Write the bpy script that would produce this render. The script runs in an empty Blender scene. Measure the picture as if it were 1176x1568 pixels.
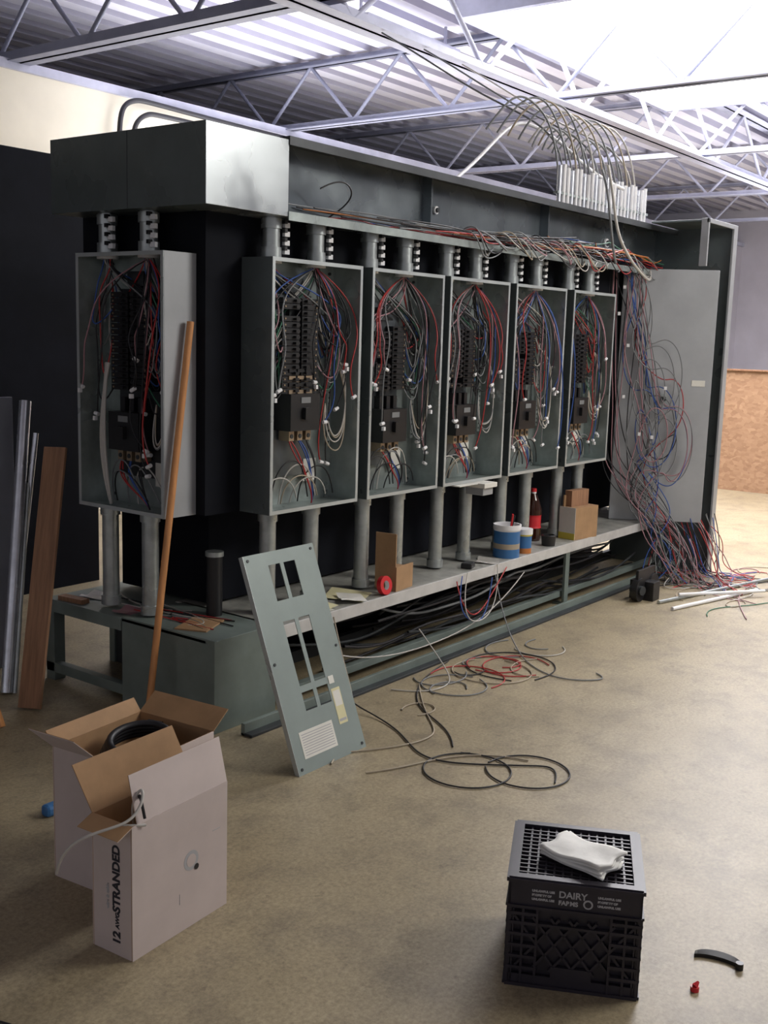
import bpy, math, random, bmesh
from mathutils import Vector, Matrix
rnd = random.Random(7)
sc = bpy.context.scene
col = sc.collection

# ------------------------------------------------------------------ materials
MATS = {}
def mat(name, c, rough=.6, metal=0., n=0., scale=8., bump=0., c2=None, emit=0., stretch=None, spec=None):
    if name in MATS: return MATS[name]
    m = bpy.data.materials.new(name); m.use_nodes = True
    nt = m.node_tree; b = nt.nodes['Principled BSDF']
    b.inputs['Base Color'].default_value = (*c, 1)
    b.inputs['Roughness'].default_value = rough
    b.inputs['Metallic'].default_value = metal
    if spec is not None: b.inputs['Specular IOR Level'].default_value = spec
    if emit:
        b.inputs['Emission Color'].default_value = (*c, 1); b.inputs['Emission Strength'].default_value = emit
    if n or bump:
        tc = nt.nodes.new('ShaderNodeTexCoord'); mp = nt.nodes.new('ShaderNodeMapping')
        nz = nt.nodes.new('ShaderNodeTexNoise'); nz.inputs['Scale'].default_value = scale
        nz.inputs['Detail'].default_value = 6; nz.inputs['Roughness'].default_value = .6
        nt.links.new(tc.outputs['Object'], mp.inputs['Vector']); nt.links.new(mp.outputs['Vector'], nz.inputs['Vector'])
        if stretch: mp.inputs['Scale'].default_value = stretch
        if n:
            mx = nt.nodes.new('ShaderNodeMix'); mx.data_type = 'RGBA'
            a = tuple(max(0, x*(1-n)) for x in c); d = c2 if c2 else tuple(min(1, x*(1+n)) for x in c)
            mx.inputs[6].default_value = (*a, 1); mx.inputs[7].default_value = (*d, 1)
            cr = nt.nodes.new('ShaderNodeMapRange'); cr.inputs[1].default_value = .35; cr.inputs[2].default_value = .65
            nt.links.new(nz.outputs['Fac'], cr.inputs[0]); nt.links.new(cr.outputs[0], mx.inputs[0])
            nt.links.new(mx.outputs[2], b.inputs['Base Color'])
        if metal > .2:   # uneven sheen
            n4 = nt.nodes.new('ShaderNodeTexNoise'); n4.inputs['Scale'].default_value = 3.5; n4.inputs['Detail'].default_value = 3
            nt.links.new(mp.outputs['Vector'], n4.inputs['Vector'])
            c4 = nt.nodes.new('ShaderNodeMapRange'); c4.inputs[1].default_value = .3; c4.inputs[2].default_value = .7
            c4.inputs[3].default_value = max(.12, rough-.12); c4.inputs[4].default_value = rough+.14
            nt.links.new(n4.outputs['Fac'], c4.inputs[0]); nt.links.new(c4.outputs[0], b.inputs['Roughness'])
        if bump:
            bp = nt.nodes.new('ShaderNodeBump'); bp.inputs['Strength'].default_value = bump; bp.inputs['Distance'].default_value = .01
            nt.links.new(nz.outputs['Fac'], bp.inputs['Height']); nt.links.new(bp.outputs[0], b.inputs['Normal'])
    MATS[name] = m; return m

GALV = mat('galvanized_steel', (.38, .43, .42), .34, .55, .16, 10, .03)
GALVS = mat('smooth_galvanized_lit_side', (.42, .45, .47), .25, .7, .05, 3)  # paler than the end face; light on this side put into the colour
GALVD = mat('galvanized_steel_dark', (.22, .25, .27), .24, .65, .12, 4, .02)
EMT = mat('emt_conduit', (.40, .43, .43), .34, .65, .12, 20)
EMTB = mat('bright_emt_conduit', (.6, .62, .68), .3, .8, .1, 20)
PAINT = mat('gray_enamel', (.125, .15, .155), .32, .35, .10, 5)
PAINTL = mat('light_gray_enamel', (.37, .385, .41), .45, .15, .07, 4)
FLG = mat('flange_reflection_steel', (.50, .54, .55), .35, .4, .05, 4)  # paler steel, bright edge reflections put into the colour
COVERM = mat('cover_gray_enamel', (.25, .30, .29), .42, .15, .07, 4)
SKID = mat('skid_gray_paint', (.18, .22, .205), .5, .15, .12, 6)
SHELF = mat('shelf_steel', (.40, .40, .37), .5, .3, .25, 9)
SHELFE = mat('shelf_edge_highlight', (.60, .60, .60), .45, .2, .1, 9)  # paler than the shelf: painted highlight along the lip
DARK = mat('dark_steel', (.04, .045, .05), .5, .3, .2, 6)
BLACK = mat('black_wall_panel', (.006, .007, .011), .8, 0, .3, 3, spec=.15)
BRK = mat('breaker_black', (.012, .012, .014), .4)
COPPER = mat('copper_bus', (.42, .32, .22), .4, .7)
WHITEP = mat('white_plastic', (.8, .8, .82), .5)
RED = mat('red_wire', (.42, .03, .03), .45)
BLUE = mat('blue_wire', (.03, .09, .34), .45)
BLKW = mat('black_wire', (.012, .012, .016), .5)
WHT = mat('white_wire', (.50, .48, .45), .5)
GRN = mat('green_wire', (.04, .17, .10), .5)
GRYW = mat('gray_wire', (.20, .21, .22), .5)
ORG = mat('orange_wire', (.5, .17, .04), .5)
YEL = mat('yellow_wire', (.65, .55, .08), .5)
PNK = mat('pink_wire', (.38, .20, .23), .5)
TAN = mat('tan_wire', (.38, .32, .24), .5)
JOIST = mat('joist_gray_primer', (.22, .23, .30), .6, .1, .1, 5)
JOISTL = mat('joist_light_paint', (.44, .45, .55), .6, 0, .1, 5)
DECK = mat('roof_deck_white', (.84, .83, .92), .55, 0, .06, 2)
DECKD = mat('roof_deck_rib_shade', (.42, .41, .50), .7, 0, .06, 2)  # same deck, darker: shade in the ribs put into the colour
CREAM = mat('cream_wall_paint', (.74, .69, .56), .8, 0, .05, 2)
GWALL = mat('gray_wall_paint', (.52, .50, .55), .8, 0, .05, 2)
SHEETG = mat('gray_sheet', (.20, .21, .25), .6, 0, .1, 3)
CARDW = mat('white_cardboard', (.56, .48, .46), .75, 0, .05, 6)
CARDB = mat('brown_cardboard', (.38, .23, .12), .8, 0, .1, 10)
WOODO = mat('orange_pole_wood', (.60, .27, .10), .5, 0, .2, 6, stretch=(6, 6, .6))
WOOD = mat('pine_board', (.30, .16, .09), .7, 0, .2, 8, stretch=(8, 8, .6))
CRATE = mat('black_crate_plastic', (.024, .021, .031), .40, 0, .2, 8)
CLOTH = mat('white_cloth', (.88, .88, .86), .9, 0, .05, 20, .2)
PAPER = mat('white_paper', (.70, .69, .64), .8, 0, .05, 8)
YPAPER = mat('yellow_paper', (.66, .62, .38), .8, 0, .05, 8)
INK = mat('black_ink', (.02, .02, .03), .7)
INKG = mat('gray_print', (.4, .4, .42), .7)
COLA = mat('cola_liquid', (.03, .008, .004), .1)
COLALAB = mat('red_label', (.6, .02, .03), .4)
BLUEP = mat('blue_plastic', (.04, .15, .36), .4)

def osb_mat():
    m = bpy.data.materials.new('osb_board'); m.use_nodes = True
    nt = m.node_tree; b = nt.nodes['Principled BSDF']; L = nt.links.new
    tc = nt.nodes.new('ShaderNodeTexCoord'); mp = nt.nodes.new('ShaderNodeMapping'); mp.inputs['Scale'].default_value = (1, 1.0, 1.6)
    mp.inputs['Rotation'].default_value = (.5, 0, 0)
    v = nt.nodes.new('ShaderNodeTexVoronoi'); v.inputs['Scale'].default_value = 22
    L(tc.outputs['Object'], mp.inputs[0]); L(mp.outputs[0], v.inputs['Vector'])
    r = nt.nodes.new('ShaderNodeValToRGB'); r.color_ramp.elements[0].color = (.27, .15, .085, 1); r.color_ramp.elements[1].color = (.42, .26, .155, 1)
    L(v.outputs['Color'], r.inputs[0]); L(r.outputs[0], b.inputs['Base Color']); b.inputs['Roughness'].default_value = .8
    return m
OSB = osb_mat()

def floor_mat():
    m = bpy.data.materials.new('concrete_floor'); m.use_nodes = True
    nt = m.node_tree; b = nt.nodes['Principled BSDF']; L = nt.links.new
    tc = nt.nodes.new('ShaderNodeTexCoord')
    def noise(s_, d_, r_):
        n_ = nt.nodes.new('ShaderNodeTexNoise'); n_.inputs['Scale'].default_value = s_; n_.inputs['Detail'].default_value = d_; n_.inputs['Roughness'].default_value = r_
        L(tc.outputs['Object'], n_.inputs['Vector']); return n_
    def ramp(n_, p0, c0, p1, c1):
        r = nt.nodes.new('ShaderNodeValToRGB'); r.color_ramp.elements[0].position = p0; r.color_ramp.elements[1].position = p1
        r.color_ramp.elements[0].color = (*c0, 1); r.color_ramp.elements[1].color = (*c1, 1); L(n_.outputs['Fac'], r.inputs[0]); return r
    def mul(a, b_):
        mx = nt.nodes.new('ShaderNodeMix'); mx.data_type = 'RGBA'; mx.blend_type = 'MULTIPLY'; mx.inputs[0].default_value = 1
        L(a, mx.inputs[6]); L(b_, mx.inputs[7]); return mx.outputs[2]
    n2 = noise(75, 8, .8)
    c = ramp(noise(1.1, 7, .65), .3, (.29, .235, .145), .7, (.42, .35, .23)).outputs[0]
    c = mul(c, ramp(n2, .38, (.70, .70, .70), .60, (1.13, 1.13, 1.13)).outputs[0])
    c = mul(c, ramp(noise(4, 10, .75), .36, (.70, .70, .74), .53, (1, 1, 1)).outputs[0])
    c = mul(c, ramp(noise(17, 6, .7), .30, (.66, .65, .66), .42, (1, 1, 1)).outputs[0])
    L(c, b.inputs['Base Color'])
    b.inputs['Roughness'].default_value = .45
    bp = nt.nodes.new('ShaderNodeBump'); bp.inputs['Strength'].default_value = .1; bp.inputs['Distance'].default_value = .004
    L(n2.outputs['Fac'], bp.inputs['Height']); L(bp.outputs[0], b.inputs['Normal'])
    return m
FLOOR = floor_mat()

# ------------------------------------------------------------------ builders
class MB:
    def __init__(s): s.v = []; s.f = []; s.m = []; s.mats = []; s.sm = []
    def mi(s, m):
        if m not in s.mats: s.mats.append(m)
        return s.mats.index(m)
    def add(s, vs, fs, m, smooth=False):
        o = len(s.v); s.v += [tuple(v) for v in vs]; i = s.mi(m)
        for f in fs: s.f.append(tuple(o+k for k in f)); s.m.append(i); s.sm.append(smooth)
    def box(s, x0, x1, y0, y1, z0, z1, m, M=None):
        vs = [Vector(p) for p in ((x0,y0,z0),(x1,y0,z0),(x1,y1,z0),(x0,y1,z0),(x0,y0,z1),(x1,y0,z1),(x1,y1,z1),(x0,y1,z1))]
        if M: vs = [M @ v for v in vs]
        s.add(vs, [(0,3,2,1),(4,5,6,7),(0,1,5,4),(1,2,6,5),(2,3,7,6),(3,0,4,7)], m)
    def cyl(s, p0, p1, r, m, n=16, r1=None):
        p0 = Vector(p0); p1 = Vector(p1); r1 = r if r1 is None else r1
        d = (p1-p0).normalized(); a = d.orthogonal().normalized(); b = d.cross(a)
        vs = []
        for p, rr in ((p0, r), (p1, r1)):
            for k in range(n):
                t = 2*math.pi*k/n; vs.append(p+(a*math.cos(t)+b*math.sin(t))*rr)
        s.add(vs, [(k, (k+1) % n, n+(k+1) % n, n+k) for k in range(n)], m, True)
        s.add(vs[:n], [tuple(reversed(range(n)))], m); s.add(vs[n:], [tuple(range(n))], m)
    def sheet(s, a, b, c, d, t, m):
        a, b, c, d = map(Vector, (a, b, c, d)); nn = (b-a).cross(d-a).normalized()*t
        vs = [a, b, c, d, a+nn, b+nn, c+nn, d+nn]
        s.add(vs, [(0,3,2,1),(4,5,6,7),(0,1,5,4),(1,2,6,5),(2,3,7,6),(3,0,4,7)], m)
    def lathe(s, c, prof, n=20):
        c = Vector(c)
        for (r0, z0, m), (r1, z1, _) in zip(prof[:-1], prof[1:]):
            vs = [c+Vector((r0*math.cos(2*math.pi*k/n), r0*math.sin(2*math.pi*k/n), z0)) for k in range(n)] + \
                 [c+Vector((r1*math.cos(2*math.pi*k/n), r1*math.sin(2*math.pi*k/n), z1)) for k in range(n)]
            s.add(vs, [(k, (k+1) % n, n+(k+1) % n, n+k) for k in range(n)], m, True)
    def build(s, name, parent=None, M=None, bevel=0):
        me = bpy.data.meshes.new(name); me.from_pydata(s.v, [], s.f)
        for m in s.mats: me.materials.append(m)
        for p, i, k in zip(me.polygons, s.m, s.sm): p.material_index = i; p.use_smooth = k
        me.update()
        o = bpy.data.objects.new(name, me); col.objects.link(o)
        if M is not None: o.matrix_world = M
        if parent: o.parent = parent
        if bevel:
            b = o.modifiers.new('b', 'BEVEL'); b.width = bevel; b.segments = 2; b.limit_method = 'ANGLE'
        return o
def empty(name, M=None):
    e = bpy.data.objects.new(name, None); col.objects.link(e); e.empty_display_size = .1
    if M is not None: e.matrix_world = M
    return e
def wires(name, L, r=.003, parent=None):
    cu = bpy.data.curves.new(name, 'CURVE'); cu.dimensions = '3D'; cu.bevel_depth = r; cu.bevel_resolution = 2; cu.resolution_u = 6
    ms = []
    for pts, m in L:
        if m not in ms: ms.append(m); cu.materials.append(m)
        sp = cu.splines.new('NURBS'); sp.points.add(len(pts)-1)
        for p, q in zip(sp.points, pts): p.co = (*q, 1)
        sp.use_endpoint_u = True; sp.order_u = min(4, len(pts)); sp.material_index = ms.index(m)
    o = bpy.data.objects.new(name, cu); col.objects.link(o)
    if parent: o.parent = parent
    return o
def U(a, b): return rnd.uniform(a, b)

# ------------------------------------------------------------------ room
b = MB(); b.box(-6, 24, -8, 14, -.1, 0, FLOOR); b.build('floor')
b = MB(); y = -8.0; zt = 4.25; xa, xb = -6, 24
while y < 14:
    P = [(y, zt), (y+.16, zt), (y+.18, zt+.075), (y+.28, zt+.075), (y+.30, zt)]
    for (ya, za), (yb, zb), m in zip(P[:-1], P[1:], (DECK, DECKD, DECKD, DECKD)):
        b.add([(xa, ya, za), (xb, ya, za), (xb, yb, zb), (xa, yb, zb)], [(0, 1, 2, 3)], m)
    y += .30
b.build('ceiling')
b = MB(); b.box(9.6, 22, 7.70, 7.9, 0, 3.55, GWALL); b.box(-6, 9.6, 7.7, 7.9, 0, 3.55, CREAM)
b.box(-6, 22, 7.66, 7.95, 3.55, 3.62, JOISTL); b.build('wall_back')
b = MB(); b.box(22, 22.15, -8, 14, 0, 4.4, GWALL); b.build('wall_right')
b = MB(); b.box(-6, 24, 14, 14.15, 0, 4.4, GWALL); b.build('wall_rear_light_block')  # unseen wall added to stop world light leaking over the back wall
b = MB(); b.box(12.0, 12.12, -6, 4.75, 0, 1.33, OSB); b.box(11.97, 12.15, -6, 4.78, 1.33, 1.345, WOOD); b.build('wall_osb')
b = MB(); b.box(-1, 4.35, 5.5, 5.56, 0, 2.58, BLACK); b.build('wall_black_partition')

def truss(name, axis, pos, a0, a1, z0=3.6, z1=4.2, pitch=1.1, m=JOIST, w=.11, r=.016, leg=.055):
    b = MB()
    def P(a, z, off=0): return (pos+off, a, z) if axis == 'Y' else (a, pos+off, z)
    for z in (z0, z1-.03):
        for o in (-1, 1):
            u0, u1 = (.008 if o > 0 else -w/2), (w/2 if o > 0 else -.008)
            v0, v1 = (.008 if o > 0 else -.016), (.016 if o > 0 else -.008)
            if axis == 'Y':
                b.box(pos+u0, pos+u1, a0, a1, z, z+.008, m); b.box(pos+v0, pos+v1, a0, a1, z, z+leg, m)
            else:
                b.box(a0, a1, pos+u0, pos+u1, z, z+.008, m); b.box(a0, a1, pos+v0, pos+v1, z, z+leg, m)
    a = a0
    while a < a1-.1:
        b.cyl(P(a, z1-.02), P(a+pitch/2, z0+.03), r, m, 8); b.cyl(P(a+pitch/2, z0+.03), P(a+pitch, z1-.02), r, m, 8)
        a += pitch
    return b.build(name)
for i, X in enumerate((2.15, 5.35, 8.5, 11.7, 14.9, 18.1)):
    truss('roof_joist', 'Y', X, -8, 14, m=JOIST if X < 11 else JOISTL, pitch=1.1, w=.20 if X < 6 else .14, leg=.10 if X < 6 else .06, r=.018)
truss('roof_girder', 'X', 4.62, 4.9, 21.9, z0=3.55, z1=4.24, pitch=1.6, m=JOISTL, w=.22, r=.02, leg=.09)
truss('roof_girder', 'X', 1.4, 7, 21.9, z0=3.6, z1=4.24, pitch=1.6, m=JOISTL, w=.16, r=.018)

# ------------------------------------------------------------------ black equipment backboard
b = MB()
b.box(3.10, 7.415, 3.235, 4.0, .84, 2.37, BLACK)
b.box(3.30, 7.415, 3.42, 4.0, .40, .84, BLACK)
b.box(3.35, 7.415, 3.60, 4.0, 0.0, .37, BLACK)
b.build('equipment_backboard')

# ------------------------------------------------------------------ wireway gutter
g = empty('wireway_gutter')
b = MB()
b.box(2.93, 3.10, 3.06, 3.99, 2.065, 2.365, PAINT)
b.box(3.10, 3.39, 3.06, 3.233, 2.065, 2.365, GALVS)
b.box(2.931, 3.10, 3.0585, 3.06, 2.066, 2.364, GALVS)  # thin plate paints the box's lit side paler than its end
b.box(2.9285, 2.93, 3.50, 3.503, 2.066, 2.364, DARK)
b.build('closed_section', g, bevel=.003)
b = MB()
b.box(3.39, 7.42, 3.215, 3.233, 2.065, 2.38, GALVD)
b.box(3.39, 7.42, 3.06, 3.215, 2.065, 2.071, GALVD)
b.box(3.39, 7.42, 3.06, 3.215, 2.374, 2.38, DARK)
b.box(3.39, 7.42, 3.055, 3.060, 2.05, 2.085, GALV)
b.box(3.39, 7.42, 3.055, 3.060, 2.345, 2.38, DARK)
for X in (4.55, 5.75, 6.75):
    b.box(X, X+.012, 3.16, 3.215, 2.071, 2.374, GALVD)
b.build('open_trough', g)
b = MB()
for X, s_ in ((4.66, .02), (6.62, .03), (6.85, .035)):
    b.cyl((X, 3.212, 2.23), (X, 3.20, 2.23), s_, WHITEP, 18); b.cyl((X, 3.205, 2.23), (X, 3.19, 2.23), s_*.6, DARK, 14)
b.build('knockouts', g)
L = []
for i in range(70):
    x = U(3.42, 6.4); n = rnd.randint(6, 12); pts = []; yb = U(3.05, 3.19); zb = U(2.078, 2.115)
    for k in range(n):
        f = k/(n-1); xx = x+f*min(7.2-x, U(1, 3))
        bul = .10*math.exp(-((xx-6.3)/.9)**2)
        pts.append((xx, min(3.2, max(3.03, yb+U(-.04, .04))), zb+U(0, .03)+U(0, bul)))
    L.append((pts, rnd.choice([BLKW, RED, BLKW, GRN, GRYW, PNK, BLUE, BLKW, ORG, WHT, GRYW, BLKW])))
for i in range(34):
    x = U(4.6, 7.0); pts = [(x, 3.15, 2.09), (x+U(-.1, .1), 3.05, 2.14+U(0, .08)), (x+U(0, .2), 3.0, 2.10), (x+U(.1, .4), 3.02, 2.0+U(-.06, .08)), (x+U(.2, .5), 3.05, 2.1), (x+U(.3, .6), 3.15, 2.1)]
    L.append(([(min(p[0], 7.3), p[1], p[2]) for p in pts], rnd.choice([PNK, GRYW, RED, BLKW, GRYW, WHT, TAN, BLKW])))
L.append(([(3.75, 3.2, 2.08), (3.85, 3.1, 2.16), (3.8, 3.04, 2.24), (3.68, 3.04, 2.25), (3.6, 3.07, 2.2)], BLKW))
wires('gutter_wires', L, .0034, g)

# ------------------------------------------------------------------ skid
s = empty('equipment_skid')
b = MB()
b.box(3.27, 7.42, 2.97, 3.60, .37, .385, SHELF)
b.box(3.27, 7.42, 2.962, 2.970, .33, .387, SHELFE)
b.box(2.93, 3.40, 3.05, 4.09, .365, .38, SKID)
b.box(2.922, 2.93, 3.56, 4.09, .325, .382, SKID)
b.box(2.93, 3.29, 3.0, 3.56, 0.0, .385, SKID)
b.box(2.93, 2.99, 4.03, 4.09, 0, .365, SKID)
b.box(2.93, 2.97, 3.56, 4.09, .04, .085, SKID)
b.box(3.29, 3.33, 4.05, 4.09, 0, .365, SKID)
b.box(3.30, 3.34, 3.2, 4.09, 0, .36, DARK)
b.box(3.00, 7.46, 2.86, 2.92, 0, .012, DARK); b.box(3.00, 7.46, 2.90, 2.92, 0, .05, SKID)
b.box(3.30, 7.46, 3.0, 3.04, .05, .085, SKID)
b.box(3.30, 7.46, 3.4, 3.44, .0, .06, DARK)
for X in (5.85, 7.30):
    b.box(X, X+.05, 2.972, 2.99, .012, .37, SKID); b.box(X, X+.05, 2.9, 3.05, 0, .012, SKID)
b.build('frame', s, bevel=.002)
b = MB(); b.box(3.32, 7.40, 3.55, 3.56, .0, .365, BLACK); b.build('skirt_panel', s)
L = []
for i in range(24):
    x = U(3.4, 4.7); yb = U(3.0, 3.45); zb = U(.03, .3); pts = []
    for k in range(9): pts.append((x+k*U(.3, .34), yb+U(-.04, .04), max(.02, min(.33, zb+U(-.07, .07)))))
    L.append((pts, rnd.choice([BLKW, BLKW, GRYW, BLKW, BLKW, BLKW, DARK])))
wires('under_shelf_cables', L, .007, s)

# ------------------------------------------------------------------ panelboards
def panelboard(M, w, d=.17, h=1.06, seed=0, kind='std'):
    r = random.Random(seed)
    e = empty('panelboard_cabinet', M)
    b = MB(); t = .004
    b.box(0, w, d-t, d, 0, h, GALV); b.box(0, t, 0, d-t, 0, h, GALV); b.box(w-t, w, 0, d-t, 0, h, GALV)
    b.box(t, w-t, 0, d-t, 0, t, GALV); b.box(t, w-t, 0, d-t, h-t, h, GALV)
    b.box(-.0015, 0, 0, d, 0, h, PAINT); b.box(w, w+.0015, 0, d, 0, h, PAINTL if kind == 'end' else PAINT)  # end cabinet's right side: paler enamel paints the light it catches
    fl = .016
    b.box(0, fl, -.003, 0, 0, h, FLG); b.box(w-fl, w, -.003, 0, 0, h, FLG)
    b.box(fl, w-fl, -.003, 0, 0, fl, FLG); b.box(fl, w-fl, -.003, 0, h-fl, h, FLG)
    for px in (.035, w-.035):
        for pz in (.035, h-.035): b.cyl((px, d-t-.008, pz), (px, d-t, pz), .007, DARK, 8)
    b.build('tub', e, None)
    b = MB()
    cx = w*.45
    b.box(cx-.14, cx+.14, d-.03, d-.02, .13, h-.14, DARK if kind == 'end' else GALVD)
    tall = kind in ('tall', 'end')
    z0, z1 = (.50, .93) if tall else (.50, .83)
    n = int((z1-z0)/.0255)
    b.box(cx-.025, cx+.025, d-.05, d-.03, z0-.03, z1+.03, DARK)
    b.box(cx-.05, cx+.05, d-.06, d-.03, z1, z1+.06, DARK)
    for k in range(n):
        z = z0+k*.0255
        for sx in (-1, 1):
            xa_, xb_ = (cx-.115, cx-.008) if sx < 0 else (cx+.008, cx+.115)
            if r.random() < .04: continue
            b.box(xa_, xb_, d-.095, d-.03, z, z+.0225, BRK)
            xh = cx+sx*.035
            b.box(xh-.012, xh+.012, d-.112, d-.095, z+.006, z+.016, BRK)
            b.cyl((cx+sx*.1, d-.098, z+.011), (cx+sx*.1, d-.094, z+.011), .004, COPPER, 8)
    zc = .27 if kind != 'tall' else .36
    b.box(cx-.095, cx+.095, d-.13, d-.03, zc-.02, zc+.14, BRK)
    b.box(cx-.02, cx+.02, d-.15, d-.13, zc+.03, zc+.08, BRK)
    b.box(cx-.03, cx+.03, d-.133, d-.13, zc+.10, zc+.125, GRYW)
    for k in range(3):
        xx = cx-.055+k*.055
        b.box(xx-.016, xx+.016, d-.10, d-.04, zc-.065, zc-.02, COPPER)
        b.cyl((xx, d-.103, zc-.045), (xx, d-.1, zc-.045), .01, DARK, 10)
        b.box(xx-.014, xx+.014, d-.085, d-.05, zc+.13, zc+.2, COPPER if kind == 'tall' else BRK)
        if kind == 'tall':
            for q in range(4): b.box(xx-.02, xx+.02, d-.1, d-.085, zc+.14+q*.03, zc+.155+q*.03, BRK if q % 2 else COPPER)
    b.box(w*.86, w*.90, d-.05, d-.03, .25, .62, GALV)
    for k in range(14): b.cyl((w*.88, d-.052, .27+k*.025), (w*.88, d-.05, .27+k*.025), .005, DARK, 6)
    b.box(w*.62, w*.76, d-.036, d-.031, .10, .2, PAPER)
    b.build('interior', e, None)
    b = MB()
    for fx in (.16, .64):
        for (za, zb) in ((h, h+.165), (-.445, 0)):
            p = (w*fx, .095)
            b.cyl((p[0], p[1], za), (p[0], p[1], zb), .036, EMT, 20)
            zc_ = h if za > 0 else -.045
            b.cyl((p[0], p[1], zc_), (p[0], p[1], zc_+.045), .043, EMT, 20)
            zc_ = h+.12 if za > 0 else -.445
            b.cyl((p[0], p[1], zc_), (p[0], p[1], zc_+.04), .043, EMT, 20)
        for k in range(4):
            z = h+.02+k*.036
            b.box(w*fx+.045, w*fx+.075, .06, .075, z, z+.02, WHITEP)
            b.box(w*fx+.035, w*fx+.05, .05, .07, z+.014, z+.03, BRK)
        b.cyl((w*fx, .095, h-.02), (w*fx, .095, h-.004), .045, WHITEP, 14)
    b.build('conduit_risers', e, None)
    L = []; nuts = MB()
    cl = lambda pts: [(min(w-.012, max(.012, p[0])), min(d-.01, p[1]), p[2]) for p in pts]
    pal = [RED, BLUE, BLKW, BLKW, GRN, GRYW, BLKW, GRYW, GRYW, PNK, BLKW, WHT, BLKW, BLKW]
    for i in range(30):
        side = r.random()
        xs = w*(.16 if r.random() < .5 else .64)+r.uniform(-.025, .025)
        c = r.choice(pal)
        lane = w*(.86 if side < .66 else .12)+r.uniform(-.07, .07)
        zt_ = r.uniform(z0, z1); ex = cx+(.11 if side < .66 else -.11)
        yf = r.uniform(.05, .14)
        pts = [(xs, .095, h-.01), (xs+r.uniform(-.03, .03), .09, h-.06), ((xs+lane)/2+r.uniform(-.06, .06), yf, h-.1-r.uniform(0, .14)), (lane, yf, h-.2-r.uniform(0, .14)),
               (lane+r.uniform(-.06, .05), yf+r.uniform(-.03, .02), (h+zt_)/2-.08-r.uniform(0, .16)), (lane*.6+ex*.4+r.uniform(-.03, .03), yf-.01, zt_-r.uniform(0, .26)), (ex, d-.09, zt_)]
        L.append((cl(pts), c))
    for i in range(11):
        lane = w*r.choice([.8, .86, .92, .95, .1, .06, .7, .2])+r.uniform(-.03, .03)
        c = r.choice([RED, RED, BLUE, BLKW, BLKW, GRYW, PNK, BLKW]); zb = r.uniform(.12, .65); yf = r.uniform(-.03, .07)
        pts = [(w*.64, .095, h-.02), (lane, .06, h-.12), (lane+r.uniform(-.07, .04), yf, h-.3), (lane+r.uniform(-.08, .04), yf, (h+zb)/2-.1), (lane+r.uniform(-.10, .03), yf, zb+.08), (lane+r.uniform(-.08, .04), yf+.02, zb)]
        pts = cl(pts); L.append((pts, c))
        q = pts[5]
        nuts.cyl((q[0]-.012, q[1]-.004, q[2]), (q[0]+.012, q[1]-.004, q[2]+r.uniform(-.012, .012)), .0085, WHITEP, 8)
        if i % 3 == 0: nuts.box(q[0]-.007, q[0]+.007, q[1]-.02, q[1]-.006, q[2]-.03, q[2]-.012, WHITEP)
    for i in range(6):
        c = [RED, BLUE, BLKW, RED, BLUE, BLKW][i]
        xx = cx-.055+(i % 3)*.055
        L.append((cl([(xx, d-.08, zc-.05), (xx+.01+r.uniform(-.03, .03), .06, zc-.1), (xx+.05, .05, zc-.17), (w*.64, .08, .04), (w*.64, .095, .0)]), c))
    for i in range(6):
        x0 = r.uniform(.05, .5)*w; q_ = r.uniform(-.06, .08)
        L.append((cl([(x0, .1, .02), (x0-.01, .08, .12+q_), (x0+.08+q_, .05, .2+q_), (x0+.18, .06, .12), (x0+.22, .08, .04)]), r.choice([WHT, GRYW, BLKW, TAN, BLKW, BLKW])))
    for i in range(4):
        q_ = r.uniform(-.05, .05)
        L.append((cl([(w*.8, .08, .7), (w*.93, .05, .6+q_), (w*.95, .05, .4+q_), (w*.85, .04, .24+r.uniform(-.08, .06)), (w*.72+q_, .06, .3), (w*.75, .08, .45)]), r.choice([WHT, TAN, GRYW])))
    wires('branch_wires', L, .0032, e)
    if kind == 'end':
        L = []
        for i in range(5):
            L.append((cl([(w*.20+r.uniform(-.02, .02), .07, h-.45), (w*.23, .05, .55), (w*.18+r.uniform(-.03, .03), .04, .35), (w*.22+r.uniform(-.02, .02), .04, .15), (w*.25, .06, .01)]), r.choice([YEL, YEL, WHT])))
        wires('feeder_bundle', L, .0065, e)
    nuts.build('wire_markers', e)
    return e
xs = [(3.30, .59), (3.963, .582), (4.60, .58), (5.25, .585), (5.93, .57)]
for i, (x, w) in enumerate(xs):
    panelboard(Matrix.Translation((x, 3.06, .84)), w, seed=20+i, kind='tall' if i == 0 else 'std')
Mz = Matrix.Translation((2.93, 3.83, .84)) @ Matrix.Rotation(-math.pi/2, 4, 'Z')
panelboard(Mz, .54, seed=50, kind='end')

# ------------------------------------------------------------------ tall end enclosure + door
e = empty('tall_enclosure')
b = MB()
b.box(7.422, 7.45, 2.66, 3.42, 0, 2.39, PAINT)
b.box(6.95, 7.42, 2.66, 3.05, 2.382, 2.395, PAINT)
b.box(7.40, 7.47, 2.65, 2.665, 0, 2.40, PAINTL)
b.box(6.93, 7.40, 2.65, 2.665, 2.372, 2.40, PAINTL)
b.box(6.93, 6.95, 2.65, 2.70, 2.10, 2.40, PAINTL)
b.build('frame', e, bevel=.002)
P0 = Vector((6.90, 3.20, 0)); P1 = Vector((7.22, 2.66, 0)); dv = (P1-P0); Wd = dv.length; dv.normalize(); nv = Vector((dv.y, -dv.x, 0))
if nv.x > 0: nv = -nv
MD = Matrix(((dv.x, -nv.x, 0, P0.x), (dv.y, -nv.y, 0, P0.y), (0, 0, 1, 0), (0, 0, 0, 1)))
ed = empty('enclosure_door', MD)
b = MB(); b.box(0, Wd, 0, .02, .387, 2.09, PAINTL); b.build('door_sheet', ed, bevel=.004)
b = MB()
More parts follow.
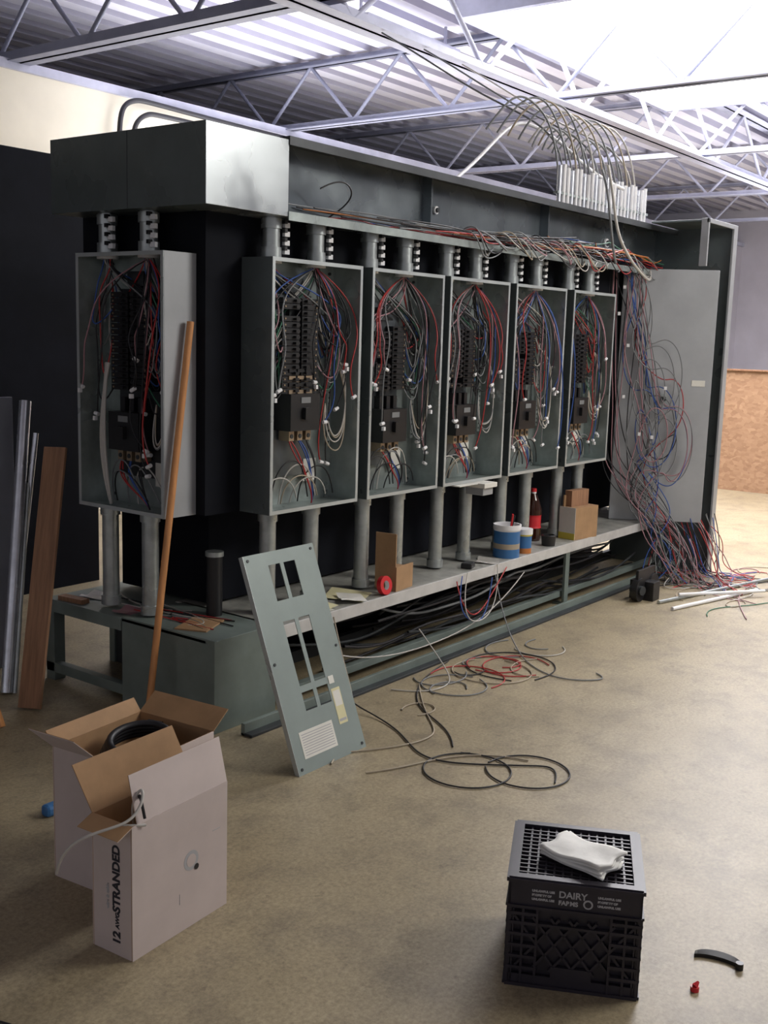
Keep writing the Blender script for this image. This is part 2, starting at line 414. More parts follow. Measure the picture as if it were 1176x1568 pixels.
b.cyl((Wd*.50, -.004, 1.23), (Wd*.50, 0, 1.23), .035, EMT, 20); b.cyl((Wd*.50, -.03, 1.23), (Wd*.50, -.004, 1.23), .018, DARK, 16)
b.box(Wd*.79, Wd*.93, -.003, 0, 1.32, 1.36, PAPER)
b.build('latch_and_label', ed)
def DP(u, off, z): return (u, -off, z)
L = []
for i in range(16):
    u0 = U(-.05, .25); cu_ = U(.16, .40); rr = U(.12, .21); zz = U(.90, 1.45); off = U(.03, .10)
    pts = [DP(U(-.1, .12), .10, 2.12), DP(U(-.05, .25), .1, 1.95), DP(u0-.02, off, 1.65)]
    a0 = math.pi*.75; sg = rnd.choice([-1, 1])
    for k in range(rnd.choice([6, 9])):
        a = a0+sg*k*math.pi*2/8; pts.append(DP(cu_+rr*math.cos(a)*.75, off+.004*k, zz+rr*1.5*math.sin(a)))
    pts += [DP(u0+U(0, .2), off, .8), DP(U(.05, .4), off+.03, .55), DP(U(.1, .5), off+.08, .40), DP(U(.2, .6), .2, .2), DP(U(.2, .7), .25, .01)]
    L.append((pts, rnd.choice([PNK, GRYW, GRYW, BLUE, BLKW, PNK, BLUE, GRYW, RED])))
for i in range(14):
    u0 = U(-.12, .14)
    L.append(([DP(u0, .10, 2.1), DP(u0+U(-.05, .10), .07, 1.6), DP(u0+U(-.05, .1), .08, 1.2), DP(u0+U(-.05, .2), .07, .8), DP(U(.0, .4), .05, .55), DP(U(.2, .55), .10, .40), DP(U(.2, .6), .18, .15), DP(U(.2, .7), .25, .01)], rnd.choice([GRYW, PNK, BLUE, BLKW, GRYW, BLKW, PNK])))
wires('hanging_cables', L, .0034, ed)
b = MB()
for i in range(9):
    u_ = U(-.1, .3); z_ = U(.7, 2.0); b.box(u_, u_+.018, -.12, -.10, z_, z_+.022, WHITEP)
b.build('cable_tags', ed)
L = []
for i in range(38):
    x = U(6.95, 7.4); yy = U(2.5, 2.9)
    L.append(([(x, yy+.1, U(.3, .45)), (x+U(-.15, .15), yy, U(.15, .3)), (x+U(-.2, .2), yy+U(-.1, .1), U(.02, .2)), (x+U(-.3, .2), yy+U(-.2, .05), .01), (x+U(-.5, .4), yy+U(-.5, 0), .006), (x+U(-.5, .5), yy+U(-.5, 0), .006)], rnd.choice([RED, PNK, WHT, BLKW, GRYW, BLUE, BLKW, GRYW])))
wires('wire_tangle', L, .0032)

# ------------------------------------------------------------------ overhead cables
L = []
for i in range(19):
    x = 5.86+i*.06
    if i % 2 == 0:
        L.append(([(x, 3.16, 2.38), (x, 3.17, 2.58), (x-.02, 3.19, 2.72), (x-.06, 3.22, 2.86), (x-.16, 3.26, 2.97+U(-.03, .03)), (x-.3, 3.3, 2.98), (x-.42+U(-.05, .05), 3.34, 2.88), (x-.45, 3.4, 2.76)], rnd.choice([GRYW, WHT, GRYW, TAN])))
    else:
        L.append(([(x, 3.16, 2.38), (x, 3.17, 2.58), (x-.01, 3.19, 2.70), (x-.02, 3.3, 2.85), (x-.05, 3.6, 3.0), (x, 3.9, 3.15), (x, 4.3, 3.4), (x, 4.55, 3.54)] if i % 8 == 1 else
                  [(x, 3.16, 2.38), (x, 3.17, 2.55), (x-.01, 3.18, 2.64), (x-.06, 3.2, 2.76), (x-.18, 3.23, 2.86), (x-.3, 3.25, 2.8), (x-.33, 3.27, 2.7)], rnd.choice([GRYW, GRYW, WHT])))
wires('mc_cable_bundle', L, .006)
b = MB()
for i in range(24):
    x = 5.80+i*.052; b.cyl((x, 3.13, 2.382), (x, 3.13, 2.60+.012*math.sin(i*1.7)), .014, WHITEP if i % 3 else EMTB, 8)
b.box(5.77, 7.04, 3.12, 3.15, 2.44, 2.455, GALV)
b.build('cable_sleeve_rack')
wires('loose_white_cable', [([(4.9, 3.3, 2.39), (5.3, 3.4, 2.55), (5.75, 3.5, 2.82), (6.0, 3.5, 2.93), (6.2, 3.3, 2.78), (6.35, 3.2, 2.62), (6.6, 3.1, 2.56)], WHITEP)], .010)
wires('drop_cord', [([(6.15, 3.0, 2.64), (6.2, 2.98, 2.5), (6.22, 2.97, 2.35), (6.28, 2.95, 2.2), (6.42, 2.92, 2.08), (6.65, 2.93, 2.0), (6.9, 3.0, 2.0), (7.0, 3.06, 2.08)], WHT)], .009)
wires('gray_drop_cord', [([(6.18, 3.05, 2.62), (6.19, 2.98, 2.45), (6.20, 2.98, 2.2), (6.30, 2.98, 2.08)], GRYW)], .008)
wires('black_wall_conduits', [([(6.28, 7.6, .05), (6.28, 7.6, 2.0), (6.28, 7.6, 3.1), (6.28, 7.6, 3.3), (6.32, 7.6, 3.47), (6.48, 7.6, 3.53), (6.6, 7.6, 3.53), (8, 7.6, 3.50), (10, 7.6, 3.50)], BLKW),
     ([(6.42, 7.6, .05), (6.42, 7.6, 2.0), (6.42, 7.6, 3.05), (6.42, 7.6, 3.2), (6.46, 7.6, 3.36), (6.61, 7.6, 3.44), (6.7, 7.6, 3.44), (8, 7.6, 3.44), (10, 7.6, 3.44)], BLKW)], .022)

# ------------------------------------------------------------------ skylight / added lights
SKY = mat('skylight_glow', (1, .98, 1), .5, emit=15.)
b = MB(); b.box(7.6, 11.6, 2.0, 5.0, 4.12, 4.15, SKY)
b.box(7.54, 7.6, 1.94, 5.06, 4.08, 4.24, JOISTL); b.box(11.6, 11.66, 1.94, 5.06, 4.08, 4.24, JOISTL)
b.box(7.6, 11.6, 5.0, 5.06, 4.08, 4.24, JOISTL); b.box(7.6, 11.6, 1.94, 2.0, 4.08, 4.24, JOISTL)
b.build('skylight')
TUBE = mat('added_fill_tube', (1, .97, 1), .5, emit=9.)
for X, Y in ((7.6, 5.6), (14.5, 4.6), (7.0, .8), (1.5, -1.5), (3.5, 8.8)):  # added hanging tubes that brighten the roof deck, no known fixtures
    b = MB(); b.box(X-.65, X+.65, Y-.12, Y+.12, 4.0, 4.05, JOISTL)
    for o in (-.06, .06): b.cyl((X-.6, Y+o, 3.97), (X+.6, Y+o, 3.97), .02, TUBE, 10)
    b.box(X-.6, X-.58, Y-.01, Y+.01, 4.05, 4.24, JOISTL); b.box(X+.58, X+.6, Y-.01, Y+.01, 4.05, 4.24, JOISTL)
    b.build('added_tube_fixture')
def area(name, loc, tgt, size, power, c=(1, 1, 1)):
    l = bpy.data.lights.new(name, 'AREA'); l.size = size; l.energy = power; l.color = c
    o = bpy.data.objects.new(name, l); col.objects.link(o); o.location = loc
    o.rotation_euler = (Vector(tgt)-Vector(loc)).to_track_quat('-Z', 'Y').to_euler(); return o
area('skylight_light', (8.8, 2.6, 4.0), (5.8, 2.0, 0), 1.8, 170, (.97, .97, 1))
area('bay_light', (5.9, -1.0, 4.0), (4.5, 1.8, 0), 2.2, 260, (1, .97, .90))
area('far_fill', (17, 2.5, 4.0), (19, 2.5, 0), 3, 520, (1, .98, 1))  # added fill to lift the dark far end, not a lamp there
area('deck_fill', (7.5, 6.4, 2.6), (7.5, 6.4, 4.2), 2.5, 130, (.93, .93, 1))  # added fill brightening the deck from below, no real uplight
area('deck_fill_far', (14, 3.0, 2.4), (14, 3.0, 4.2), 3, 240, (.95, .95, 1))  # second added fill, under the far part of the deck
w = bpy.data.worlds.new('world'); sc.world = w; w.use_nodes = True
w.node_tree.nodes['Background'].inputs[0].default_value = (.95, .93, 1, 1)
w.node_tree.nodes['Background'].inputs[1].default_value = .42

# ------------------------------------------------------------------ leaning trim cover
def grid_plate(b, xs_, zs_, holes, t, m):
    for i in range(len(xs_)-1):
        for j in range(len(zs_)-1):
            if (i, j) in holes: continue
            b.box(xs_[i], xs_[i+1], 0, t, zs_[j], zs_[j+1], m)
bot = Vector((2.84, 2.465, 0)); top_off = Vector((0.0, .30, .775)); H = top_off.length
zx = top_off.normalized(); xx = Vector((1, 0, 0)); yy = zx.cross(xx)
MC = Matrix(((xx.x, yy.x, zx.x, bot.x), (xx.y, yy.y, zx.y, bot.y), (xx.z, yy.z, zx.z, bot.z), (0, 0, 0, 1)))
ec = empty('panel_trim_cover', MC)
W = .395
b = MB()
xs_ = [0, .12, .185, .205, .27, W]; zs_ = [0, .215, .285, .31, .56, .64, .78, H]
holes = {(1, 1), (3, 1), (1, 3), (3, 3), (1, 5), (3, 5)}
grid_plate(b, xs_, zs_, holes, .003, COVERM)
b.box(0, .012, .003, .02, 0, H, COVERM); b.box(W-.012, W, .003, .02, 0, H, COVERM); b.box(0, W, .003, .02, 0, .012, COVERM); b.box(0, W, .003, .02, H-.012, H, COVERM)
b.box(-.002, 0, -.001, .02, 0, H, FLG)
for x_, z_ in ((.02, .02), (W-.02, .02), (.02, H-.02), (W-.02, H-.02), (.02, H/2), (W-.02, H/2)):
    b.cyl((x_, -.003, z_), (x_, 0, z_), .006, DARK, 8)
b.build('cover_plate', ec)
b = MB(); b.box(.05, .24, -.001, 0, .05, .15, PAPER)
for k in range(9): b.box(.06, .23, -.0015, -.001, .06+k*.0095, .063+k*.0095, INKG)
b.box(.28, .33, -.001, 0, .12, .26, YPAPER); b.box(.285, .325, -.0015, -.001, .19, .25, PAPER); b.box(.285, .325, -.0015, -.001, .13, .14, INKG)
b.box(.28, .31, -.002, 0, .28, .31, PAPER)
b.build('labels', ec)

# ------------------------------------------------------------------ poles, pipes, planks
b = MB(); b.cyl((2.81, 3.262, 0.012), (3.045, 3.262, 1.63), .0145, WOODO, 14)
b.cyl((2.81, 3.262, .0), (2.8135, 3.262, .03), .0125, DARK, 14); b.build('broom_pole')
def stick(name, p0, p1, w_, t_, m):
    p0 = Vector(p0); p1 = Vector(p1); z = (p1-p0); h_ = z.length; z.normalize()
    x = Vector((-.45, .9, 0)); x = (x-z*x.dot(z)).normalized(); y_ = z.cross(x)
    M = Matrix(((x.x, y_.x, z.x, p0.x), (x.y, y_.y, z.y, p0.y), (x.z, y_.z, z.z, p0.z), (0, 0, 0, 1)))
    b = MB(); b.box(-w_/2, w_/2, -t_/2, t_/2, 0, h_, m); return b.build(name, M=M, bevel=.002)
stick('wood_plank', (2.62, 3.78, .008), (2.885, 3.93, 1.08), .10, .02, WOOD)
stick('wood_plank', (2.40, 3.68, .004), (2.40, 3.86, .33), .06, .03, WOODO)
b = MB(); b.cyl((2.68, 4.03, .006), (2.94, 4.22, 1.26), .026, EMTB, 18)
b.cyl((2.74, 4.10, .005), (2.95, 4.16, 1.12), .012, EMTB, 12); b.cyl((2.70, 4.0, .005), (2.90, 4.15, .9), .009, EMT, 12); b.build('emt_pipe_stack')
b = MB(); b.box(2.0, 2.97, 4.36, 4.38, 0, 1.27, SHEETG); b.build('gray_sheet_panel', bevel=.003)
b = MB(); b.cyl((7.1, 2.2, .012), (6.2, 2.42, .012), .012, WHITEP, 10); b.cyl((7.5, 2.25, .012), (6.3, 2.55, .012), .012, EMT, 10); b.cyl((7.0, 2.12, .035), (6.5, 2.5, .035), .01, WHITEP, 10); b.build('conduit_sticks')

# ------------------------------------------------------------------ wire boxes
M1 = Matrix.Translation((1.68, 2.01, 0)) @ Matrix.Rotation(math.radians(4), 4, 'Z')
e1 = empty('wire_reel_box', M1)
bw, bd, bh, t = .36, .145, .365, .004
b = MB()
def carton(b, bw, bd, bh, t, face=CARDW):
    b.box(0, bw, 0, t/2, 0, bh, face); b.box(0, bw, t/2, t, 0, bh, CARDB)
    b.box(0, bw, bd-t, bd-t/2, 0, bh, CARDB); b.box(0, bw, bd-t/2, bd, 0, bh, face)
    b.box(0, t/2, t, bd-t, 0, bh, face); b.box(t/2, t, t, bd-t, 0, bh, CARDB)
    b.box(bw-t, bw-t/2, t, bd-t, 0, bh, CARDB); b.box(bw-t/2, bw, t, bd-t, 0, bh, face)
    b.box(t, bw-t, t, bd-t, 0, t, CARDB)
carton(b, bw, bd, bh, t)
def flap(b, a, c, up, face_n, face_p, t=.003):
    a = Vector(a); c = Vector(c); up = Vector(up)
    b.sheet(a, c, c+up, a+up, t/2, face_p); nn = (c-a).cross(up).normalized()
    b.sheet(a-nn*t/2, c-nn*t/2, c+up-nn*t/2, a+up-nn*t/2, t/2, face_n)
flap(b, (.02, .003, bh), (bw, .003, bh), (.005, .035, .12), CARDB, CARDW)
flap(b, (bw, bd-.003, bh), (0, bd-.003, bh), (-.03, .04, .13), CARDB, CARDB)
flap(b, (.002, bd, bh), (.002, 0, bh), (-.05, 0, -.02), CARDB, CARDW)
b.build('carton', e1)
b = MB(); b.cyl((.215, -.0006, .19), (.215, 0, .19), .028, INKG, 24); b.cyl((.215, -.0012, .19), (.215, -.0006, .19), .018, CARDW, 20)
b.cyl((.235, -.0015, .165), (.235, -.0012, .165), .009, BRK, 10)
b.box(.30, .33, -.001, 0, .24, .242, INKG); b.box(.17, .171, -.001, 0, .08, .11, INKG)
b.build('front_mark', e1)
def text(s_, size, M, m, parent, name, off=.0006):
    cu = bpy.data.curves.new(name, 'FONT'); cu.body = s_; cu.size = size; cu.extrude = .0003; cu.offset = off; cu.materials.append(m)
    o = bpy.data.objects.new(name, cu); col.objects.link(o); o.parent = parent; o.matrix_local = M; return o
def MTf(yv, zv, sx=1): return Matrix(((0, 0, -1, -.0008), (0, 1, 0, yv), (sx, 0, 0, zv), (0, 0, 0, 1)))
text('12', .036, MTf(.045, .03), INK, e1, 'size_print', .0014)
text('AWG', .018, MTf(.048, .074), INK, e1, 'awg_print', .0008)
text('STRANDED', .036, MTf(.045, .118), INK, e1, 'strand_print', .0014)
text('wire & cable', .014, MTf(.084, .12), INKG, e1, 'small_print')
wires('wire_tails', [([(.08, .07, .30), (.05, .05, .36), (.03, .03, .42), (.05, .01, .46), (.03, -.01, .42), (-.02, -.01, .385), (-.08, .03, .38), (-.14, .1, .34), (-.12, .14, .25)], WHT),
     ([(.1, .07, .3), (.06, .04, .38), (.045, .02, .44), (.03, .0, .44), (.035, -.01, .38)], BLKW), ([(.05, .08, .3), (.0, .06, .37), (-.03, .02, .37), (.04, -.008, .36)], WHT)], .004, e1)
M2 = Matrix.Translation((1.86, 2.235, 0)) @ Matrix.Rotation(math.radians(6), 4, 'Z')
e2 = empty('cable_box', M2)
b = MB(); carton(b, .36, .30, .40, .004)
flap(b, (.002, .30, .40), (.002, 0.12, .40), (-.07, .02, .07), CARDB, CARDW)
flap(b, (.358, 0, .40), (.358, .3, .40), (.07, 0, .05), CARDB, CARDB)
flap(b, (.36, .298, .40), (.0, .298, .40), (0, .03, .04), CARDB, CARDB)
b.build('carton', e2)
L = []
for k in range(4):
    pts = []
    for q in range(14):
        a = q*2*math.pi/12; pts.append((.20+(.12-.008*k)*math.cos(a), .15+(.105-.006*k)*math.sin(a), .355+.013*k+.015*math.sin(a+1)))
    L.append((pts, BLKW))
wires('black_cable_coil', L, .011, e2)
b = MB(); b.box(-.03, .03, -.02, .02, 0, .04, BLUEP); b.build('blue_rag', M=Matrix.Translation((2.07, 2.88, 0)), bevel=.012)
b = MB(); b.lathe((2.34, 2.47, 0), [(.03, 0, BLUEP), (.055, 0, BLUEP), (.055, .05, BLUEP), (.03, .05, BLUEP), (.03, 0, BLUEP)]); b.build('blue_tape_roll')

# ------------------------------------------------------------------ milk crate
ang = math.atan2(-.894, .447)
MK = Matrix.Translation((2.285, 1.083, 0)) @ Matrix.Rotation(ang, 4, 'Z')
ek = empty('milk_crate', MK)
S = .325; Hc = .285; h2 = S/2
b = MB()
def side(b, M):
    B_ = lambda x0, x1, z0, z1, y0=0, y1=.006: b.box(x0, x1, y0, y1, z0, z1, CRATE, M)
    B_(-h2, h2, .215, .285)
    B_(-h2, h2, .275, .285, -.006, .0); B_(-h2, h2, .21, .217, -.006, 0)
    B_(-h2, h2, 0, .03); B_(-h2, h2, .0, .008, -.006, 0)
    B_(-h2, h2, .008, .205, .012, .016)
    for z in (.045, .075, .105, .135, .165, .19):
        B_(-h2, -h2+.075, z, z+.008, -.004, .012); B_(h2-.075, h2, z, z+.008, -.004, .012)
    for x in (-h2, -h2+.035, -h2+.07, h2-.075, h2-.04, h2-.006): B_(x, x+.006, 0, .21, -.003, .01)
    for s_ in (-1, 1):
        for k in range(-3, 4):
            cx_ = k*.045
            Mr = M @ Matrix.Translation((cx_, 0, .115)) @ Matrix.Rotation(s_*math.radians(38), 4, 'Y')
            if abs(cx_) < .1: b.box(-.003, .003, 0, .010, -.09, .09, CRATE, Mr)
    B_(-.05, .05, .03, .06, -.002, .01); B_(-.085, .085, .165, .172, -.003, .01)
side(b, Matrix.Identity(4))
side(b, Matrix.Translation((0, S, 0)) @ Matrix.Rotation(math.pi, 4, 'Z'))
side(b, Matrix.Translation((-h2, h2, 0)) @ Matrix.Rotation(-math.pi/2, 4, 'Z'))
side(b, Matrix.Translation((h2, h2, 0)) @ Matrix.Rotation(math.pi/2, 4, 'Z'))
b.box(-h2, h2, 0, .022, .277, .289, CRATE); b.box(-h2, h2, S-.022, S, .277, .289, CRATE)
b.box(-h2, -h2+.022, .022, S-.022, .277, .289, CRATE); b.box(h2-.022, h2, .022, S-.022, .277, .289, CRATE)
n = 13
for k in range(1, n):
    p = .022+(S-.044)*k/n
    b.box(-h2+p-.0025, -h2+p+.0025, .022, S-.022, .270, .282, CRATE)
    b.box(-h2+.022, h2-.022, p-.0025, p+.0025, .272, .283, CRATE)
b.build('crate_body', ek, None)
Mtx = lambda x, z: Matrix(((1, 0, 0, x), (0, 0, -1, -.0008), (0, 1, 0, z), (0, 0, 0, 1)))
text('DAIRY', .024, Mtx(-.04, .247), INKG, ek, 'print_name')
text('FARMS', .016, Mtx(-.04, .228), INKG, ek, 'print_name_2')
for k, x in enumerate((-.105, .055)):
    for j in range(3): text('PROPERTY OF' if j % 2 else 'UNLAWFUL USE', .0075, Mtx(x, .255-j*.011), INKG, ek, 'print_small_%d_%d' % (k, j))
b = MB(); b.cyl((.032, -.0015, .236), (.032, 0, .236), .012, INKG, 20); b.cyl((.032, -.002, .236), (.032, -.0015, .236), .008, CRATE, 20); b.build('print_swirl', ek)
def cloth(name, cx_, cy_, wx, wy, layers, rot, z0):
    bm = bmesh.new(); r_ = random.Random(3)
    N = 14
    for l in range(layers):
        off = (r_.uniform(-.006, .006), r_.uniform(-.006, .006)); zz = z0+l*.0075; grid = {}
        for s_ in (0, 1):
            for i in range(N+1):
                for j in range(N+1):
                    u = i/N-.5; v = j/N-.5
                    zz2 = zz+s_*.0065+.004*math.sin(u*5+l)*math.cos(v*6)+r_.uniform(0, .0006)+(.006*(l/layers)*(abs(u*2)**3))
                    grid[s_, i, j] = bm.verts.new((u*wx*(1-.03*l)+off[0]+.006*math.sin(v*9+l), v*wy+off[1]+.004*math.sin(u*8), max(z0, zz2)))
        for i in range(N):
            for j in range(N):
                bm.faces.new([grid[1, i, j], grid[1, i+1, j], grid[1, i+1, j+1], grid[1, i, j+1]])
                bm.faces.new([grid[0, i, j+1], grid[0, i+1, j+1], grid[0, i+1, j], grid[0, i, j]])
            bm.faces.new([grid[0, i, 0], grid[0, i+1, 0], grid[1, i+1, 0], grid[1, i, 0]])
            bm.faces.new([grid[1, i, N], grid[1, i+1, N], grid[0, i+1, N], grid[0, i, N]])
            bm.faces.new([grid[1, 0, i], grid[1, 0, i+1], grid[0, 0, i+1], grid[0, 0, i]][::-1])
            bm.faces.new([grid[0, N, i+1], grid[1, N, i+1], grid[1, N, i], grid[0, N, i]][::-1])
    bmesh.ops.recalc_face_normals(bm, faces=bm.faces)
    me = bpy.data.meshes.new(name); bm.to_mesh(me); me.materials.append(CLOTH)
    for p in me.polygons: p.use_smooth = True
    o = bpy.data.objects.new(name, me); col.objects.link(o)
    o.matrix_world = MK @ Matrix.Translation((cx_, cy_, 0)) @ Matrix.Rotation(rot, 4, 'Z'); return o
cloth('folded_white_towel', .015, .13, .19, .12, 4, math.radians(-32), .2895)

# ------------------------------------------------------------------ small floor items
b = MB(); N = 12; top = []
for k in range(N+1):
    a = math.pi*(.12+.76*k/N); wd = .008+.011*math.sin(math.pi*k/N)
    top.append((.065*math.cos(a), .045*math.sin(a)-.02, wd))
for (x0, y0, w0), (x1, y1, w1) in zip(top[:-1], top[1:]):
    vs = [(x0, y0-w0, 0), (x1, y1-w1, 0), (x1, y1+.004, 0), (x0, y0+.004, 0), (x0, y0-w0, .010), (x1, y1-w1, .010), (x1, y1+.004, .014), (x0, y0+.004, .014)]
    b.add(vs, [(0,3,2,1),(4,5,6,7),(0,1,5,4),(1,2,6,5),(2,3,7,6),(3,0,4,7)], BRK)
b.cyl((.055, -.008, .0), (.055, -.008, .018), .010, BRK, 12)
b.build('broken_black_handle', M=Matrix.Translation((2.655, .84, 0)) @ Matrix.Rotation(math.radians(-80), 4, 'Z'))
b = MB(); b.cyl((2.49, .84, 0), (2.49, .84, .012), .011, COLALAB, 12); b.cyl((2.49, .84, .012), (2.50, .835, .022), .008, COLALAB, 12, .003); b.build('red_wire_nut')
z = .005
def circ(cx_, cy_, r_, n=12, a0=0, tot=2*math.pi, sq=1): return [(cx_+r_*math.cos(a0+tot*k/n), cy_+r_*sq*math.sin(a0+tot*k/n), z) for k in range(n+1)]
L = [([(3.55, 2.93, .15), (3.5, 2.80, .05), (3.55, 2.70, z), (3.45, 2.45, z), (3.30, 2.28, z), (3.28, 2.15, z), (3.38, 2.00, z), (3.5, 1.85, z), (3.55, 1.78, z), (3.40, 1.72, z)], BLKW),
     (circ(3.29, 2.03, .17, 14, .5, 6.5), BLKW), (circ(3.43, 1.85, .16, 14, 2, 6.0), BLKW),
     ([(3.02, 2.30, z), (3.15, 2.22, z), (3.30, 2.20, z), (3.5, 2.05, z), (3.52, 1.9, z)], TAN),
     ([(4.2, 2.9, .2), (4.25, 2.75, z), (4.1, 2.6, z), (3.9, 2.65, z), (3.85, 2.8, z)], WHT),
     (circ(4.1, 2.62, .16, 12, 0, 6), GRYW), (circ(4.4, 2.6, .2, 12, 1, 5.5), TAN), (circ(4.5, 2.65, .14, 12, 3, 6), RED),
     ([(5.0, 2.96, .33), (4.9, 2.85, .15), (4.8, 2.7, z), (4.6, 2.5, z), (4.5, 2.3, z), (4.6, 2.15, z), (4.68, 2.12, z), (4.72, 2.2, z)], GRYW),
     ([(3.62, 2.96, .36), (3.55, 2.85, .2), (3.5, 2.7, z), (3.3, 2.6, z), (3.0, 2.45, z)], TAN),
     ([(4.0, 2.75, z), (3.8, 2.6, z), (3.6, 2.4, z), (3.5, 2.3, z), (3.3, 2.35, z), (3.1, 2.5, z)], TAN),
     ([(4.4, 2.85, z), (4.1, 2.8, z), (3.9, 2.7, z), (3.7, 2.55, z), (3.6, 2.3, z), (3.45, 2.2, z)], BLKW),
     ([(3.6, 2.95, .2), (3.8, 2.9, .12), (4.3, 2.85, .1), (4.9, 2.9, .14), (5.3, 2.95, .3)], WHT),
     ([(4.6, 2.95, .36), (4.55, 2.9, .3), (4.6, 2.88, .2), (4.75, 2.9, .15), (4.9, 2.9, .28), (5.1, 2.95, .36)], RED),
     ([(4.65, 2.95, .38), (4.5, 2.88, .26), (4.6, 2.86, .14), (4.8, 2.88, .12), (4.9, 2.92, .34)], BLUE),
     ([(4.7, 2.95, .39), (4.5, 2.86, .2), (4.7, 2.85, .1), (4.95, 2.9, .2), (5.0, 2.95, .39)], WHT),
     ([(6.2, 2.2, z), (6.4, 2.3, z), (6.6, 2.1, z), (6.9, 2.0, z), (7.3, 1.9, z)], GRN), ([(6.3, 2.0, z), (6.7, 2.2, z), (7.0, 2.3, z), (7.6, 2.3, z), (7.8, 2.1, z)], PNK),
     ([(1.2, 2.6, z), (1.45, 2.7, z), (1.7, 2.75, z)], WHT), ([(1.30, 2.1, z), (1.35, 2.0, z), (1.34, 1.9, z)], BLKW)]
for i in range(13):
    cx_, cy_ = U(3.7, 5.0), U(2.40, 2.75)
    L.append((circ(cx_, cy_, U(.08, .26), 10, U(0, 6), U(2.5, 6), U(.6, 1)), rnd.choice([GRYW, TAN, BLKW, TAN, RED, GRYW, WHT])))
for i in range(14):
    cx_, cy_ = U(6.6, 8.0), U(1.9, 2.5)
    L.append((circ(cx_, cy_, U(.1, .3), 10, U(0, 6), U(3, 6), U(.4, 1)), rnd.choice([WHT, RED, GRYW, TAN, PNK, BLKW])))
wires('floor_cables', L, .0032)
b = MB(); b.cyl((6.28, 2.66, .075), (6.28, 2.70, .075), .075, BRK, 20); b.cyl((6.26, 2.64, .075), (6.28, 2.72, .075), .03, DARK, 12); b.cyl((6.48, 2.66, .075), (6.48, 2.70, .075), .075, BRK, 20)
b.box(6.25, 6.50, 2.67, 2.69, .10, .20, BRK); b.box(6.33, 6.43, 2.6, 2.76, 0, .12, BRK); b.build('cable_reel_stand', bevel=.003)

# ------------------------------------------------------------------ shelf items
zs = .3855
b = MB(); b.lathe((5.80, 3.19, zs), [(.0, 0, COLA), (.05, 0, COLA), (.055, .015, COLA), (.055, .08, COLALAB), (.052, .09, COLALAB), (.052, .15, COLALAB), (.055, .16, COLA), (.054, .19, COLA), (.035, .25, COLA), (.016, .29, WHITEP), (.015, .30, COLALAB), (.017, .30, COLALAB), (.017, .32, COLALAB), (0, .32, COLALAB)]); b.build('cola_bottle')
b = MB(); b.lathe((5.25, 3.045, zs), [(0, 0, BLUEP), (.075, 0, BLUEP), (.075, .05, TAN), (.075, .08, BLUEP), (.075, .15, WHITEP), (.08, .16, WHITEP), (.08, .185, WHITEP), (.07, .185, WHITEP), (.068, .05, WHITEP), (0, .05, WHITEP)])
b.cyl((5.25, 3.035, zs+.06), (5.22, 2.995, zs+.25), .006, COLALAB, 8); b.cyl((5.27, 3.05, zs+.06), (5.30, 3.03, zs+.23), .006, BLKW, 8); b.build('coffee_can')
b = MB(); b.lathe((5.42, 3.03, zs), [(0, 0, ORG), (.045, 0, ORG), (.045, .03, BLUEP), (.045, .09, BLUEP), (.046, .1, YEL), (.05, .11, WHITEP), (.05, .14, WHITEP), (0, .14, WHITEP)]); b.build('blue_jar')
b = MB(); b.lathe((5.72, 3.03, zs), [(0, 0, BRK), (.04, 0, BRK), (.045, .06, BRK), (.035, .065, BRK), (.03, .02, BRK), (0, .02, BRK)]); b.build('black_cup')
b = MB(); b.box(0, .24, 0, .12, 0, .2, CARDB); b.box(-.002, 0, 0, .12, 0, .2, PAPER); b.box(-.003, -.002, .0, .12, 0, .04, YEL)
b.box(.0, .24, .09, .10, .2, .27, CARDB); b.box(.02, .2, .05, .10, .2, .30, WOOD); b.build('parts_carton', M=Matrix.Translation((5.98, 2.99, zs)) @ Matrix.Rotation(math.radians(-8), 4, 'Z'))
b = MB(); b.box(0, .16, 0, .006, 0, .12, CARDB); b.box(0, .006, .006, .12, 0, .28, CARDB); b.box(.06, .16, .05, .12, 0, .10, CARDB); b.build('torn_cardboard_carton', M=Matrix.Translation((4.11, 2.98, zs)) @ Matrix.Rotation(math.radians(6), 4, 'Z'))
b = MB(); b.lathe((0, 0, 0), [(.022, -.012, COLALAB), (.045, -.012, COLALAB), (.045, .012, COLALAB), (.022, .012, WHITEP), (.022, -.012, WHITEP)], 24)
b.build('tape_roll', M=Matrix.Translation((4.03, 2.99, zs+.045)) @ Matrix.Rotation(math.radians(80), 4, 'X'))
def paper(name, x, y_, rot, m, w_=.21, h_=.28, z_=0):
    b = MB(); N = 6; vs = []; r_ = random.Random(int(x*100))
    for i in range(N+1):
        for j in range(N+1): vs.append((w_*(i/N-.5), h_*(j/N-.5), .001+.012*(.5+.5*math.sin(i*1.3+r_.random()))*(j/N)))
    b.add(vs, [(i*(N+1)+j, (i+1)*(N+1)+j, (i+1)*(N+1)+j+1, i*(N+1)+j+1) for i in range(N) for j in range(N)], m, True)
    return b.build(name, M=Matrix.Translation((x, y_, zs+z_)) @ Matrix.Rotation(rot, 4, 'Z'))
paper('loose_paper', 3.88, 3.10, .4, YPAPER, .2, .2, z_=.002); paper('loose_paper', 3.56, 3.07, -.2, PAPER, .18, .18, z_=.004); paper('loose_paper', 3.83, 3.03, .9, PAPER, .14, .12, z_=.012); paper('loose_paper', 3.60, 3.03, .2, YPAPER, .15, .12, .012)
paper('loose_paper', 5.05, 3.04, .5, WHT, .16, .12)
b = MB(); b.box(0, .08, 0, .06, 0, .03, BRK); b.build('tape_measure', M=Matrix.Translation((4.80, 2.99, zs)) @ Matrix.Rotation(.3, 4, 'Z'), bevel=.006)
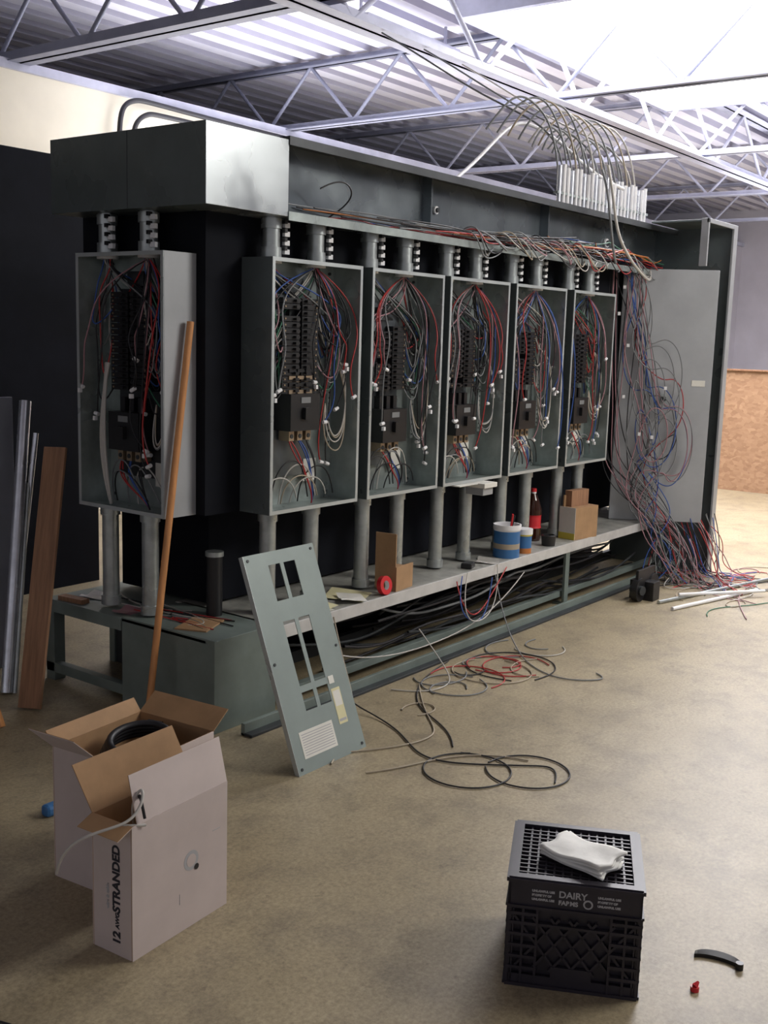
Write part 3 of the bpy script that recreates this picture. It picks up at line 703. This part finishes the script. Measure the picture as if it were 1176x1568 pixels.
b = MB(); b.box(4.88, 5.01, 2.98, 3.11, .812, .838, PAPER); b.box(4.9, 5.0, 3.0, 3.11, .77, .812, PAINTL); b.box(4.70, 4.88, 3.02, 3.11, .832, .838, PAPER); b.build('conduit_bracket', bevel=.003)
paper('loose_paper', 3.10, 3.93, .3, PAPER, .12, .12, -.004); paper('loose_paper', 3.02, 3.62, .3, PNK, .12, .1, -.004)
b = MB(); b.box(0, .2, 0, .14, 0, .006, CARDB); b.build('cardboard_scrap', M=Matrix.Translation((3.0, 3.12, zs)) @ Matrix.Rotation(.4, 4, 'Z'))
b = MB(); b.box(0, .045, 0, .15, 0, .02, WOOD); b.build('wood_block', M=Matrix.Translation((2.955, 3.86, zs-.0055)) @ Matrix.Rotation(.1, 4, 'Z'))
b = MB(); b.cyl((3.22, 3.30, zs), (3.22, 3.30, zs+.26), .035, BRK, 18); b.cyl((3.22, 3.30, zs+.26), (3.22, 3.30, zs+.28), .04, EMT, 18); b.build('black_canister')
wires('shelf_scrap_wires', [([(3.0+U(-.03, .2), 3.1+U(0, .8), zs+.004), (3.05+U(-.05, .1), 3.1+U(0, .8), zs+.006), (3.0+U(-.03, .2), 3.1+U(0, .8), zs+.004)], rnd.choice([BLKW, WHT, RED, GRYW])) for i in range(10)], .003)

# ------------------------------------------------------------------ camera
f, pitch, roll, yaw = 1694.94, .161563, .030131, .640813
F = Vector((math.cos(yaw), math.sin(yaw), 0)); R = Vector((math.sin(yaw), -math.cos(yaw), 0)); Z = Vector((0, 0, 1))
o_ = F*math.cos(pitch)-Z*math.sin(pitch); d_ = -F*math.sin(pitch)-Z*math.cos(pitch)
c_, s_ = math.cos(roll), math.sin(roll)
r2 = R*c_-d_*s_; d2 = R*s_+d_*c_
cam = bpy.data.cameras.new('camera'); co = bpy.data.objects.new('camera', cam); col.objects.link(co)
co.matrix_world = Matrix(((r2.x, -d2.x, -o_.x, 0), (r2.y, -d2.y, -o_.y, 0), (r2.z, -d2.z, -o_.z, 1.6), (0, 0, 0, 1)))
cam.sensor_fit = 'VERTICAL'; cam.sensor_height = 36; cam.lens = f/1600*36; cam.clip_start = .05
sc.camera = co
sc.view_settings.view_transform = 'Standard'
